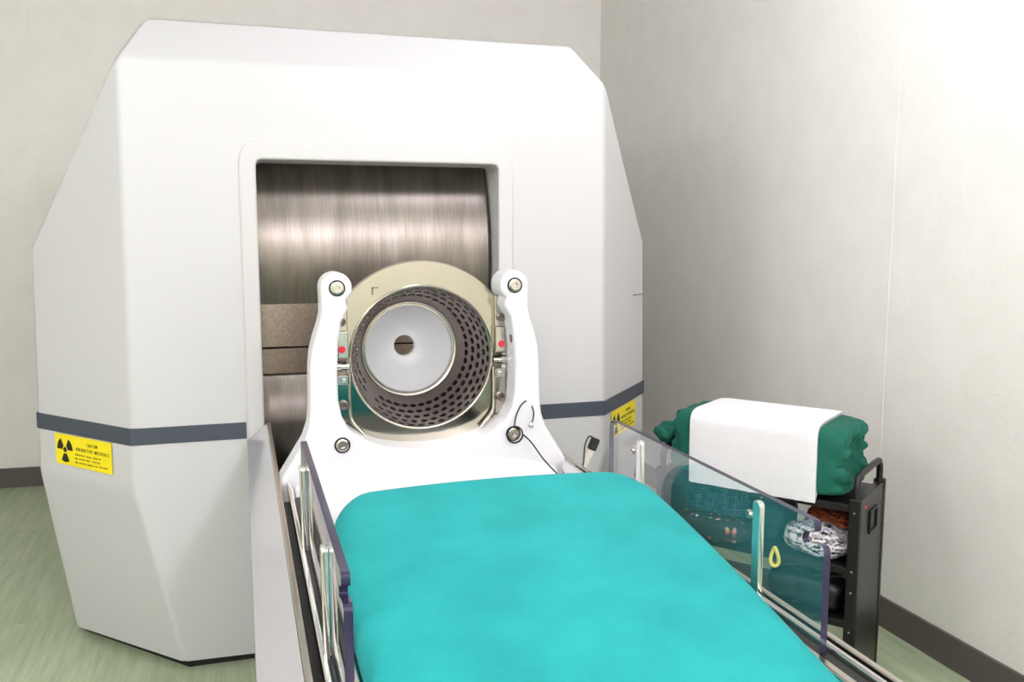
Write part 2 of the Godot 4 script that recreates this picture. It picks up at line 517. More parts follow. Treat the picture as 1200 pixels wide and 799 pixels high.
# ---------------------------------------------------------------- radiation unit
func radiation_unit() -> void:
	var t := thing("radiation_unit", "large white faceted radiosurgery unit with steel drum in its square opening", "medical machine", Vector3(MID, 0, -2.77))
	var names := {}
	var v := []
	var half := {"A": Vector3(0.746, 1.86, 0), "D": Vector3(0.757, 0.597, 0), "P": Vector3(0.69, 0.286, 0), "E": Vector3(0.641, 0.014, -0.042), "G": Vector3(0.40, 0.014, -0.036), "Q": Vector3(0.40, 0.737, 0),
		"J": Vector3(0.40, 1.61, 0), "K": Vector3(0.40, 1.86, 0), "B": Vector3(1.06, 1.318, -0.345), "C": Vector3(1.08, 0.592, -0.36), "F": Vector3(1.01, 0.014, -0.425), "T": Vector3(0.676, 2.0, -0.13),
		"b": Vector3(1.06, 1.318, -1.7), "c": Vector3(1.08, 0.592, -1.7), "f": Vector3(1.01, 0.014, -1.7), "t": Vector3(0.676, 2.0, -1.7)}
	for k in half:
		names[k + "+"] = v.size(); v.append(half[k])
		names[k + "-"] = v.size(); v.append(half[k] * Vector3(-1, 1, 1))
	var faces := []
	for s in ["+", "-"]:
		for f in ["ABCD", "DCFEP", "KADPQJ", "QPEG", "ATB", "TtbB", "BbcC", "CcfF"]:
			var row := []
			for ch in f: row.append(names[ch + s])
			faces.append(row)
	for f in [["K-", "K+", "J+", "J-"], ["A-", "K-", "K+", "A+", "T+", "T-"], ["T-", "T+", "t+", "t-"], ["t-", "t+", "b+", "c+", "f+", "f-", "c-", "b-"]]:
		var row := []
		for e in f: row.append(names[e])
		faces.append(row)
	var mb := MB.new()
	poly(mb, v, faces, 0.014, Vector3(0, 1.0, -0.8))
	part("housing", mb, M.white, t)
	# opening frame
	mb = MB.new()
	var outer := rounded([[0.426, 0.014, 0], [0.426, 1.642, 0.075], [-0.426, 1.642, 0.075], [-0.426, 0.014, 0]], 10)
	var inner := rounded([[-0.376, 0.014, 0], [-0.376, 1.583, 0.02], [0.376, 1.583, 0.02], [0.376, 0.014, 0]], 4)
	prism(mb, outer + inner, -0.3, 0.007, 0.007, 4)
	part("opening_frame", mb, M.frame, t, 50)
	# plinth
	mb = MB.new()
	prism(mb, [Vector2(0.63, 0.06), Vector2(0.985, 0.44), Vector2(0.985, 1.66), Vector2(-0.985, 1.66), Vector2(-0.985, 0.44), Vector2(-0.63, 0.06)], 0, 0.02)
	for i in mb.p.size(): mb.p[i] = Vector3(mb.p[i].x, mb.p[i].z, -mb.p[i].y)
	part("plinth", mb, M.rubber, t)
	# grey stripe round the waist, proud of the housing
	for s in [1.0, -1.0]:
		mb = MB.new()
		var path := [Vector2(0.43, 0), Vector2(0.7585, 0.0), Vector2(1.0745, -0.355), Vector2(1.0755, -1.69)]
		var offs := [Vector2(0, 1), Vector2(0.4, 1), Vector2(1, 0.4), Vector2(1, 0)]
		var ring_rows := []
		for k in path.size():
			var row := []
			for e in [[0.739, -0.002], [0.739, 0.0012], [0.7400, 0.0022], [0.7890, 0.0022], [0.79, 0.0012], [0.79, -0.002]]:
				var q: Vector2 = path[k] + offs[k] * (e[1] + (0.0 if k != 2 else 0.001)); row.append(Vector3(q.x * s, e[0], q.y))
			if s < 0: row.reverse()
			ring_rows.append(row)
		loft(mb, ring_rows, true)
		part("stripe", mb, M.stripe, t, 30)
	# warning labels on the slanted flanks
	for s in [-1.0, 1.0]: warning_label(t, s)
	mb = MB.new(); mb.xf = Transform3D(Basis(Vector3(0.318, -0.008, -0.357).normalized(), Vector3.UP, Vector3(0.745, 0, 0.667)), Vector3(0.995, 1.135, -0.2655))
	box(mb, Vector3(-0.03, -0.001, -0.004), Vector3(0.085, 0.001, 0.0012), 0.0003)
	part("panel_seam", mb, M.stripe, t)
	# drums and blocks in the opening
	mb = MB.new(); drum(mb, 1.285, -0.665, 0.60, -0.39, 0.366)
	part("upper_drum", mb, M.drum, t, 40, "large brushed steel drum")
	mb = MB.new(); drum(mb, 0.735, -0.42, 0.36, -0.39, 0.374)
	part("lower_drum", mb, M.drum, t, 40, "smaller brushed steel drum")
	mb = MB.new(); box(mb, Vector3(-0.39, 1.006, -0.35), Vector3(0.374, 1.152, -0.082), 0.004)
	part("steel_block", mb, M.block, t)
	mb = MB.new(); box(mb, Vector3(-0.39, 0.918, -0.35), Vector3(0.374, 1.002, -0.1), 0.004)
	part("steel_block", mb, M.block, t)
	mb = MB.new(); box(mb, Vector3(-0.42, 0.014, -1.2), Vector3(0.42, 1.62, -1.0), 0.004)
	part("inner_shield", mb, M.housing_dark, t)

func drum(mb: MB, y: float, z: float, r: float, x0: float, x1: float) -> void:
	mb.xf = Transform3D(Basis(Vector3(0, 0, -1), Vector3(0, 1, 0), Vector3(1, 0, 0)), Vector3(0, y, z))
	lathe(mb, [Vector2(0, x1), Vector2(r - 0.006, x1), Vector2(r, x1 - 0.006), Vector2(r, x0), Vector2(0, x0)], 160)
	for i in mb.uv.size(): mb.uv[i] = Vector2(mb.uv[i].x, mb.uv[i].y)

func warning_label(t: Node3D, s: float) -> void:
	var fold := Vector3(0.757 * s, 0.69, 0.0); var edge := Vector3(1.0785 * s, 0.69, -0.357)
	var d := (edge - fold).normalized()
	var right := d * s                     # reading direction seen from outside
	var normal := right.cross(Vector3.UP).normalized()
	var mb := MB.new()
	prism(mb, rounded([[-0.142, -0.049, 0.004], [0.142, -0.049, 0.004], [0.142, 0.049, 0.004], [-0.142, 0.049, 0.004]], 3), 0, 0.0015)
	var o := part("warning_label", mb, M.yellow, t, 30, "yellow radiation warning label")
	var off := 0.236 if s < 0 else 0.215
	o.transform = Transform3D(Basis(right, Vector3.UP, normal), fold + d * off + normal * 0.0022)
	o.position.y = 0.687
	mb = MB.new()
	mb.xf = Transform3D(Basis.IDENTITY, Vector3(-0.092, 0.0, 0))
	var disc := []
	for k in 20: disc.append(Vector2(cos(TAU * k / 20), sin(TAU * k / 20)) * 0.0085)
	prism(mb, disc, 0.0014, 0.0022)
	for k in 3:
		var mid := deg_to_rad(-90.0 + 120.0 * k)
		var blade := []
		for i in 9: blade.append(Vector2.from_angle(mid - PI / 6 + PI / 3 * i / 8) * 0.040)
		for i in 9: blade.append(Vector2.from_angle(mid + PI / 6 - PI / 3 * i / 8) * 0.013)
		prism(mb, blade, 0.0014, 0.0022)
	part("trefoil", mb, M.ink, o)
	var lines := [["CAUTION", 0.0115, 0.048, 0.027, HORIZONTAL_ALIGNMENT_CENTER], ["RADIOACTIVE MATERIALS", 0.0115, 0.048, 0.0085, HORIZONTAL_ALIGNMENT_CENTER],
		["Radioactive isotope: Cobalt 60", 0.0062, -0.040, -0.009, HORIZONTAL_ALIGNMENT_LEFT], ["Max activity (Bq): 2.22E14 Bq", 0.0062, -0.040, -0.0215, HORIZONTAL_ALIGNMENT_LEFT], ["Max external exposure rate: 0.05 mSv/h", 0.0062, -0.040, -0.034, HORIZONTAL_ALIGNMENT_LEFT]]
	var font := SystemFont.new(); font.font_names = PackedStringArray(["Droid Sans Mono"])
	for l in lines:
		var tm := TextMesh.new()
		tm.text = l[0]; tm.font = font; tm.font_size = 16; tm.pixel_size = l[1] / 14.0; tm.depth = 0.0006; tm.horizontal_alignment = l[4]
		tm.curve_step = 2.0
		var mi := MeshInstance3D.new(); mi.name = "text_line"; mi.mesh = tm; mi.material_override = M.ink
		o.add_child(mi, true)
		mi.position = Vector3(l[2], l[3], 0.0018)

# ---------------------------------------------------------------- couch
func couch() -> void:
	var t := thing("treatment_couch", "white and chrome treatment couch with acrylic side guards and white head cradle", "treatment couch", Vector3(MID, 0, -1.2))
	var z := 1.2      # part coordinates below are along the room; the thing stands at its middle
	var sh := Transform3D(Basis.IDENTITY, Vector3(0, 0, z))
	var mb := MB.new(); mb.xf = sh
	box(mb, Vector3(-0.30, 0.0, -2.9), Vector3(0.30, 0.66, 0.3), 0.01)
	part("pedestal", mb, M.white, t)
	mb = MB.new(); mb.xf = sh
	box(mb, Vector3(-0.338, 0.655, -2.3), Vector3(0.338, 0.73, 0.35), 0.01)
	part("deck", mb, M.gloss_white, t)
	# raised head section under the mattress
	mb = MB.new()
	mb.xf = sh * Transform3D(Basis(Vector3(0, 0, -1), Vector3(0, 1, 0), Vector3(1, 0, 0)), Vector3.ZERO)
	prism(mb, [Vector2(0.8, 0.72), Vector2(1.50, 0.72), Vector2(1.50, 0.79), Vector2(0.8, 0.735)], -0.26, 0.26, 0.006)
	part("head_section", mb, M.gloss_white, t)
	for s in [-1.0, 1.0]:
		mb = MB.new(); mb.xf = sh
		var vv := []
		for zz in [-2.757, 0.45]:
			for q in [Vector2(0.369, 0.786), Vector2(0.360, 0.786), Vector2(0.414, 0.728), Vector2(0.414, 0.015), Vector2(0.430, 0.015), Vector2(0.430, 0.736)]: vv.append(Vector3(q.x * s, q.y, zz))
		poly(mb, vv, [[0, 1, 2, 5], [5, 2, 3, 4], [6, 7, 8, 11], [11, 8, 9, 10], [0, 1, 7, 6], [3, 4, 10, 9], [4, 5, 11, 10], [5, 0, 6, 11]], 0.002, Vector3(s * 0.36, 0.4, -1.1))
		part("side_skirt", mb, M.skirt, t)
		mb = MB.new(); mb.xf = sh
		box(mb, Vector3(s * 0.3705, 0.70, -2.757), Vector3(s * 0.358, 0.788, 0.45), 0.003)
		part("edge_strip", mb, M.steel, t)
		mb = MB.new(); mb.xf = sh
		box(mb, Vector3(s * 0.358, 0.68, -2.2), Vector3(s * 0.345, 0.735, 0.45), 0.002)
		part("slot_liner", mb, M.black, t)
		mb = MB.new(); mb.xf = sh
		box(mb, Vector3(s * 0.347, 0.69, -2.05), Vector3(s * 0.334, 0.792, 0.45), 0.005)
		part("rim", mb, M.chrome, t)
		mb = MB.new(); mb.xf = sh
		box(mb, Vector3(s * 0.3345, 0.69, -1.95), Vector3(s * 0.316, 0.783, 0.45), 0.002)
		part("guard_channel", mb, M.black, t)
		mb = MB.new(); mb.xf = sh
		box(mb, Vector3(s * 0.3165, 0.72, -1.95), Vector3(s * 0.299, 0.786, 0.45), 0.004)
		part("accessory_rail", mb, M.steel, t)
		guard(t, s, sh)
	head_cradle(t, sh)

func guard(t: Node3D, s: float, sh: Transform3D) -> void:
	var x0 := 0.320; var x1 := 0.331
	var outline := rounded([[1.722, 0.775, 0.02], [1.722, 0.965, 0.02], [1.008, 0.965, 0.006], [1.006, 0.948, 0.012], [1.032, 0.944, 0.012], [1.036, 0.926, 0.012], [1.014, 0.932, 0.006], [0.985, 0.936, 0.010], [0.985, 0.775, 0.006]], 6)
	var turn := Transform3D(Basis(Vector3(0, 0, -1), Vector3(0, 1, 0), Vector3(1, 0, 0)), Vector3.ZERO)
	var mb := MB.new()
	mb.xf = sh * turn
	# faces only: the sawn edge is a piece of its own
	var pts := ccw(outline)
	var idx := Geometry2D.triangulate_polygon(PackedVector2Array(pts))
	for e in [[x0, -1.0], [x1, 1.0]]:
		for k in range(0, idx.size(), 3):
			var a: Vector2 = pts[idx[k]]; var b: Vector2 = pts[idx[k + 1]]; var c: Vector2 = pts[idx[k + 2]]
			if ((b - a).cross(c - a) < 0) == (e[1] * s > 0): var sw := b; b = c; c = sw
			mb.tri(Vector3(a.x, a.y, e[0] * s), Vector3(b.x, b.y, e[0] * s), Vector3(c.x, c.y, e[0] * s))
	var pane := part("guard_pane", mb, M.acrylic, t, 40, "clear acrylic side guard")
	mb = MB.new(); mb.xf = sh * turn
	prism(mb, outline, minf(x0 * s, x1 * s), maxf(x0 * s, x1 * s), 0, 3, false, false)
	part("guard_edge", mb, M.acrylic_edge, pane, 40, "violet tinted sawn edge")
	for zz in [1.60, 1.17]:
		mb = MB.new(); mb.xf = sh * turn
		var bar := rounded([[zz - 0.010, 0.715, 0], [zz + 0.010, 0.715, 0], [zz + 0.010, 0.945, 0.012], [zz - 0.010, 0.945, 0.012]], 8)
		prism(mb, bar, minf(0.3312 * s, 0.3412 * s), maxf(0.3312 * s, 0.3412 * s), 0.002, 3)
		var post := part("guard_post", mb, M.chrome, t)
		mb = MB.new()
		mb.xf = sh * Transform3D(Basis(Vector3(0, 0, s), Vector3(0, 1, 0), Vector3(-s, 0, 0)), Vector3(0.320 * s, 0.925, -zz))
		lathe(mb, [Vector2(0, 0.0015), Vector2(0.0025, 0.001), Vector2(0.003, 0.004), Vector2(0.006, 0.004), Vector2(0.0075, 0.002), Vector2(0.0075, -0.001)], 20)
		part("bolt", mb, M.steel, post)

func bolt(parent: Node, at: Vector3, r: float) -> void:
	var mb := MB.new(); mb.xf = Transform3D(Basis.IDENTITY, at)
	lathe(mb, [Vector2(0, 0.001), Vector2(r * 0.3, 0.001), Vector2(r * 0.34, 0.007), Vector2(r * 0.6, 0.007), Vector2(r * 0.62, 0.004), Vector2(r * 0.8, 0.003), Vector2(r * 0.8, -0.004)], 28)
	var b := part("bolt", mb, M.steel, parent)
	mb = MB.new(); mb.xf = Transform3D(Basis.IDENTITY, at)
	lathe(mb, [Vector2(r * 0.8, -0.002), Vector2(r * 0.82, 0.002), Vector2(r, 0.002), Vector2(r * 1.02, -0.003)], 28)
	part("washer", mb, M.black, b)

func head_cradle(t: Node3D, sh: Transform3D) -> void:
	var side := [Vector2(0, 0.838), Vector2(0.06, 0.841), Vector2(0.115, 0.852), Vector2(0.16, 0.870), Vector2(0.195, 0.897), Vector2(0.212, 0.93), Vector2(0.219, 0.97), Vector2(0.220, 1.03), Vector2(0.217, 1.10), Vector2(0.209, 1.155), Vector2(0.192, 1.188)]
	for k in range(0, 17):
		var a := deg_to_rad(-125 - 14.5 * k)
		side.append(Vector2(0.218, 1.236) + Vector2.from_angle(a) * 0.037)
	side += [Vector2(0.254, 1.20), Vector2(0.254, 1.178), Vector2(0.260, 1.152), Vector2(0.271, 1.12), Vector2(0.280, 1.085), Vector2(0.284, 1.05), Vector2(0.286, 0.95), Vector2(0.290, 0.91), Vector2(0.302, 0.875), Vector2(0.325, 0.838), Vector2(0.355, 0.79), Vector2(0.37, 0.755), Vector2(0.37, 0.68)]
	var outline := side.duplicate()
	for i in range(side.size() - 1, 0, -1): outline.append(Vector2(-side[i].x, side[i].y))
	var mb := MB.new()
	mb.xf = sh * Transform3D(Basis.IDENTITY, Vector3(0, 0, 0))
	prism(mb, outline, -2.18, -2.08, 0.012, 4)
	# saddle that sweeps forward to the head end of the mattress
	var rows := []
	for k in 15:
		var a := float(k) / 14.0
		var zz := -2.10 + 0.40 * a
		var row := []
		for i in 25:
			var u := float(i) / 24.0 * 2 - 1
			var wide := lerpf(0.325, 0.33, a)
			var crest := 0.826 - 0.12 * pow(sin(a * PI / 2), 0.8) - 0.045 * pow(absf(u), 3.0) * (1 - a)
			row.append(Vector3(u * wide, crest, zz))
		row.append(Vector3(0.325, 0.66, zz)); row.push_front(Vector3(-0.325, 0.66, zz))
		rows.append(row)
	loft(mb, rows, true)
	var c := part("head_cradle", mb, M.gloss_white, t, 45, "glossy white cradle with two upright horns")
	for q in [[-0.217, 1.236], [0.217, 1.236], [-0.213, 0.862], [0.213, 0.862]]:
		bolt(c, Vector3(q[0], q[1], -2.0795 + 1.2), 0.019)
	# flat dark oval on the arm's inner side, imitating a shadowed hole
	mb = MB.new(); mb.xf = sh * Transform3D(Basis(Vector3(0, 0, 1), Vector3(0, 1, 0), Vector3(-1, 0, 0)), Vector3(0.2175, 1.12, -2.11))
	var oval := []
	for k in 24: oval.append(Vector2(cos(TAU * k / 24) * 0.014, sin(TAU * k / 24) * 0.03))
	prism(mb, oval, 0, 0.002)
	part("hole_shade_oval", mb, M.dark_steel, c)

func mattress() -> void:
	var mb := MB.new()
	var head := -1.585; var foot := 0.3; var w := 0.305; var e := 0.035
	var zs := []
	for k in 7: zs.append(head + e * 1.2 * (1 - cos(PI / 2 * k / 6.0)))
	for k in range(1, 13): zs.append(head + 0.042 + 0.12 * k / 12.0)
	var q := head + 0.2
	while q < foot: zs.append(q); q += 0.05
	zs.append(foot)
	var rings := []
	for zz in zs:
		var d: float = zz - head
		var rc := 0.13
		var half := w
		if d < rc: half = w - rc + sqrt(maxf(rc * rc - (rc - d) * (rc - d), 0.0)) + 0.0
		half = maxf(half, w - rc + 0.02)
		var top := 0.912 - 0.18 * d
		if zz > -0.9: top = maxf(0.912 - 0.18 * (-0.9 - head), 0.0) - 0.18 * minf(zz + 0.9, 0.15) * (1.0 - minf(zz + 0.9, 0.15) / 0.3)
		top += 0.004 * sin(zz * 9.0)
		var ed := e
		var drop := 0.0
		if d < 0.05: drop = 0.05 - sqrt(maxf(0.0025 - (0.05 - d) * (0.05 - d), 0.0))
		var bottom := top - 0.115
		var ring := []
		var n := 9
		var hi := top - drop
		var lo := minf(bottom + drop * 0.5, hi - 0.01)
		var rr := minf(ed, (hi - lo) * 0.49)
		for k in n: ring.append(Vector3(half - rr + rr * cos(PI / 2 * k / (n - 1)), hi - rr + rr * sin(PI / 2 * k / (n - 1)), zz))
		for k in range(1, 12):
			var u := 1.0 - 2.0 * k / 12.0
			ring.append(Vector3((half - rr) * u, hi + 0.006 * (1 - u * u), zz))
		for k in n: ring.append(Vector3(-half + rr - rr * sin(PI / 2 * k / (n - 1)), hi - rr + rr * cos(PI / 2 * k / (n - 1)), zz))
		for k in n: ring.append(Vector3(-half + rr - rr * cos(PI / 2 * k / (n - 1)), lo + rr - rr * sin(PI / 2 * k / (n - 1)), zz))
		for k in n: ring.append(Vector3(half - rr + rr * sin(PI / 2 * k / (n - 1)), lo + rr - rr * cos(PI / 2 * k / (n - 1)), zz))
		rings.append(ring)
	loft(mb, rings)
	single("couch_mattress", mb, M.teal, "turquoise suede mattress with rounded corners on the treatment couch", "mattress", Vector3(MID + 0.008, 0, 0), 60)

# ---------------------------------------------------------------- collimator helmet
func helmet() -> void:
	var t := thing("collimator_helmet", "round polished steel collimator helmet full of holes between the white horns", "collimator helmet", Vector3(MID, 1.053, -2.165))
	# bowl wall with drilled holes
	var prof := func(s: float) -> Vector2:      # s 0..1 from the rim inwards: (radius, z)
		var a := s * 0.72
		return Vector2(0.178 - 0.05 * (1 - cos(a)) / (1 - cos(0.72)), -0.175 * sin(a) / sin(0.72))
	var mb := MB.new(); var dark := MB.new()
	var cols := 42; var rows := 5
	var s0 := 0.04; var s1 := 0.84
	var pt := func(s: float, phi: float, out := 0.0) -> Vector3:
		var q: Vector2 = prof.call(s)
		return Vector3((q.x + out) * cos(phi), (q.x + out) * sin(phi), q.y - out * 0.25)
	for i in rows:
		var sa := s0 + (s1 - s0) * i / rows; var sb := s0 + (s1 - s0) * (i + 1) / rows
		for j in cols:
			var dphi := TAU / cols
			var pa := (j + 0.5 * (i % 2)) * dphi; var pb := pa + dphi
			var pm := (pa + pb) / 2; var sm := (sa + sb) / 2
			var deg := fposmod(rad_to_deg(pm), 360.0)
			var plain := deg > 216.0 and deg < 228.0
			var rm: float = prof.call(sm).x
			var hr := 0.0088
			var hphi := hr / rm; var hs := hr / 0.19
			var segs := 16
			var ring := []; var border := []
			for k in segs:
				var a := TAU * k / segs
				var cx := cos(a); var cy := sin(a)
				ring.append(Vector2(pm + cx * hphi, sm + cy * hs))
				var g := 1.0 / maxf(absf(cx), absf(cy))
				border.append(Vector2(pm + cx * g * dphi / 2, sm + cy * g * (sb - sa) / 2))
			for k in segs:
				var l := (k + 1) % segs
				var b0: Vector3 = pt.call(border[k].y, border[k].x); var b1: Vector3 = pt.call(border[l].y, border[l].x)
				if plain:
					var mid: Vector3 = pt.call(sm, pm)
					mb.tri(b0, b1, mid)
					continue
				var r0: Vector3 = pt.call(ring[k].y, ring[k].x); var r1: Vector3 = pt.call(ring[l].y, ring[l].x)
				mb.quad(b0, b1, r1, r0)
				var d0: Vector3 = pt.call(lerpf(ring[k].y, sm, 0.06), lerpf(ring[k].x, pm, 0.06), 0.002); var d1: Vector3 = pt.call(lerpf(ring[l].y, sm, 0.06), lerpf(ring[l].x, pm, 0.06), 0.002)
				mb.quad(r0, r1, d1, d0)
				var e0: Vector3 = pt.call(lerpf(ring[k].y, sm, 0.1), lerpf(ring[k].x, pm, 0.1), 0.02); var e1: Vector3 = pt.call(lerpf(ring[l].y, sm, 0.1), lerpf(ring[l].x, pm, 0.1), 0.02)
				dark.quad(d0, d1, e1, e0)
	# plain bands above and below the holes
	for band in [[0.0, s0], [s1, 1.0]]:
		for i in 4:
			var sa := lerpf(band[0], band[1], i / 4.0); var sb := lerpf(band[0], band[1], (i + 1) / 4.0)
			for j in 84:
				var pa := TAU * j / 84; var pb := TAU * (j + 1) / 84
				mb.quad(pt.call(sa, pa), pt.call(sa, pb), pt.call(sb, pb), pt.call(sb, pa))
	part("bowl", mb, M.dark_steel, t, 35, "steel bowl drilled with rows of holes")
	var b: Node = t.get_child(0)
	var tubes := part("hole_lining", dark, M.dark_steel, b)
	tubes.set_meta("kind", "stuff")
	# rim lip
	mb = MB.new()
	lathe(mb, [Vector2(0.178, 0.0), Vector2(0.1785, 0.003), Vector2(0.181, 0.004), Vector2(0.1835, 0.003), Vector2(0.184, -0.002)], 96)
	part("rim", mb, M.polished, t)
	# ring round the white dish
	mb = MB.new()
	lathe(mb, [Vector2(0.1285, -0.174), Vector2(0.1285, -0.178), Vector2(0.124, -0.180), Vector2(0.122, -0.176), Vector2(0.119, -0.176), Vector2(0.117, -0.184)].map(func(q): return q), 96)
	for k in range(0, mb.p.size(), 3):
		var sw := mb.p[k + 1]; mb.p[k + 1] = mb.p[k + 2]; mb.p[k + 2] = sw
	part("retaining_ring", mb, M.steel, t)
	mb = MB.new()
	var dish := []
	for k in 13:
		var a := k / 12.0
		dish.append(Vector2(lerpf(0.1215, 0.030, a), -0.180 - 0.075 * sin(a * PI / 2)))
	dish.append(Vector2(0.028, -0.262)); dish.append(Vector2(0.028, -0.268))
	dish.reverse()
	lathe(mb, dish, 96)
	part("dish", mb, M.dish, t, 40, "matt white dish with central hole")
	# face plate: round above and below, cut straight at the sides, open in the middle
	mb = MB.new()
	var R := 0.241; var cut := 0.186
	var outer := []; var inner := []
	var segs := 128
	for k in segs:
		var a := TAU * k / segs
		var o := Vector2(cos(a), sin(a)) * R
		if absf(o.x) > cut: o = Vector2(signf(o.x) * cut, clampf(o.y, -0.153, 0.153) if absf(o.y) > 0.153 else o.y)
		outer.append(o); inner.append(Vector2(cos(a), sin(a)) * 0.1838)
	for k in segs:
		var l := (k + 1) % segs
		var o0: Vector2 = outer[k]; var o1: Vector2 = outer[l]; var i0: Vector2 = inner[k]; var i1: Vector2 = inner[l]
		var z0 := 0.0; var z1 := 0.0
		var steps := 6
		for m in steps:
			var f0 := float(m) / steps; var f1 := float(m + 1) / steps
			var q := [i0.lerp(o0, f0), i0.lerp(o0, f1), i1.lerp(o1, f1), i1.lerp(o1, f0)]
			var v := []
			for e in q.size():
				var w: Vector2 = q[e]
				# the lower half is dished forward towards its edge
				var f: float = (w.length() - 0.1838) / (R - 0.1838)
				var low := clampf(-w.y / 0.19 - 0.35, 0.0, 1.0)
				v.append(Vector3(w.x, w.y, -0.004 + 0.0 * low * clampf(f, 0, 1) * clampf(f, 0, 1)))
			mb.quad(v[0], v[1], v[2], v[3])
			if m == steps - 1:
				var c0 := o0 * 1.012; var c1 := o1 * 1.012
				mb.quad(v[2], v[1], Vector3(c0.x, c0.y, -0.0075), Vector3(c1.x, c1.y, -0.0075))
				mb.quad(Vector3(c1.x, c1.y, -0.0075), Vector3(c0.x, c0.y, -0.0075), Vector3(c0.x, c0.y, -0.016), Vector3(c1.x, c1.y, -0.016))
		mb.quad(Vector3(i0.x, i0.y, -0.016), Vector3(i1.x, i1.y, -0.016), Vector3(o1.x, o1.y, -0.016) * Vector3(1.012, 1.012, 1), Vector3(o0.x, o0.y, -0.016) * Vector3(1.012, 1.012, 1))
	part("face_plate", mb, M.polished, t, 30, "polished steel face plate")
	mb = MB.new()
	box(mb, Vector3(-0.124, 0.176, -0.0045), Vector3(-0.108, 0.179, -0.0035), 0.0002); box(mb, Vector3(-0.124, 0.160, -0.0045), Vector3(-0.120, 0.179, -0.0035), 0.0002)
	part("corner_mark", mb, M.dark_steel, t)
	# back shell of the bowl
	mb = MB.new()
	lathe(mb, [Vector2(0.1838, -0.016), Vector2(0.215, -0.017), Vector2(0.214, -0.08), Vector2(0.19, -0.17), Vector2(0.15, -0.21), Vector2(0.06, -0.268), Vector2(0.028, -0.268)], 64)
	part("back_shell", mb, M.dark_steel, t)
	# brackets on both sides
	for s in [-1.0, 1.0]:
		mb = MB.new()
		box(mb, Vector3(s * 0.186, 0.005, -0.02), Vector3(s * 0.224, 0.155, 0.012), 0.003)
		var up := part("upper_bracket", mb, M.polished, t)
		mb = MB.new()
		box(mb, Vector3(s * 0.186, 0.008, 0.012), Vector3(s * 0.212, 0.075, 0.02), 0.003)
		part("latch_plate", mb, M.steel, up)
		mb = MB.new(); mb.xf = Transform3D(Basis.IDENTITY, Vector3(s * 0.202, 0.03, 0.02))
		lathe(mb, [Vector2(0, 0.003), Vector2(0.007, 0.003), Vector2(0.009, 0.0)], 24)
		part("red_button", mb, M.red, up, 40, "red round button")
		mb = MB.new(); mb.xf = Transform3D(Basis.IDENTITY, Vector3(s * 0.202, 0.098, 0.012))
		lathe(mb, [Vector2(0, 0.0006), Vector2(0.007, 0.0006), Vector2(0.0072, 0.011), Vector2(0.0085, 0.012), Vector2(0.011, 0.010), Vector2(0.011, -0.001)], 24)
		part("socket", mb, M.dark_steel, up)
		mb = MB.new()
		box(mb, Vector3(s * 0.186, -0.152, -0.02), Vector3(s * 0.216, -0.035, 0.012), 0.003)
		var low := part("lower_bracket", mb, M.polished, t)
		mb = MB.new()
		box(mb, Vector3(s * 0.188, -0.058, 0.012), Vector3(s * 0.214, -0.034, 0.018), 0.002)
		part("latch_plate", mb, M.steel, low)
		mb = MB.new(); mb.xf = Transform3D(Basis.IDENTITY, Vector3(s * 0.199, -0.045, 0.018))
		lathe(mb, [Vector2(0, 0.001), Vector2(0.002, 0.001), Vector2(0.0025, 0.003), Vector2(0.005, 0.002), Vector2(0.0055, 0.0)], 16)
		part("screw", mb, M.chrome, low)
		mb = MB.new(); mb.xf = Transform3D(Basis.IDENTITY, Vector3(s * 0.200, -0.108, 0.012))
		lathe(mb, [Vector2(0, 0.0006), Vector2(0.007, 0.0006), Vector2(0.0072, 0.011), Vector2(0.0085, 0.012), Vector2(0.011, 0.010), Vector2(0.011, -0.001)], 24)
		part("socket", mb, M.dark_steel, low)
		mb = MB.new()
		tube(mb, [Vector3(s * 0.184, -0.013, 0.004), Vector3(s * 0.226, -0.013, 0.004)], 0.0085, 18)
		var pin := part("pivot_pin", mb, M.chrome, t)
		mb = MB.new()
		tube(mb, [Vector3(s * 0.204, -0.013, 0.004), Vector3(s * 0.222, -0.013, 0.004)], 0.0125, 20)
		part("collar", mb, M.steel, pin)
		# bent edge rail of the lower half
		mb = MB.new()
		tube(mb, smooth_path([Vector3(s * 0.184, -0.03, 0.006), Vector3(s * 0.184, -0.12, 0.008), Vector3(s * 0.178, -0.152, 0.01), Vector3(s * 0.150, -0.186, 0.014)], 4), 0.004, 8)
		part("edge_rail", mb, M.steel, t)

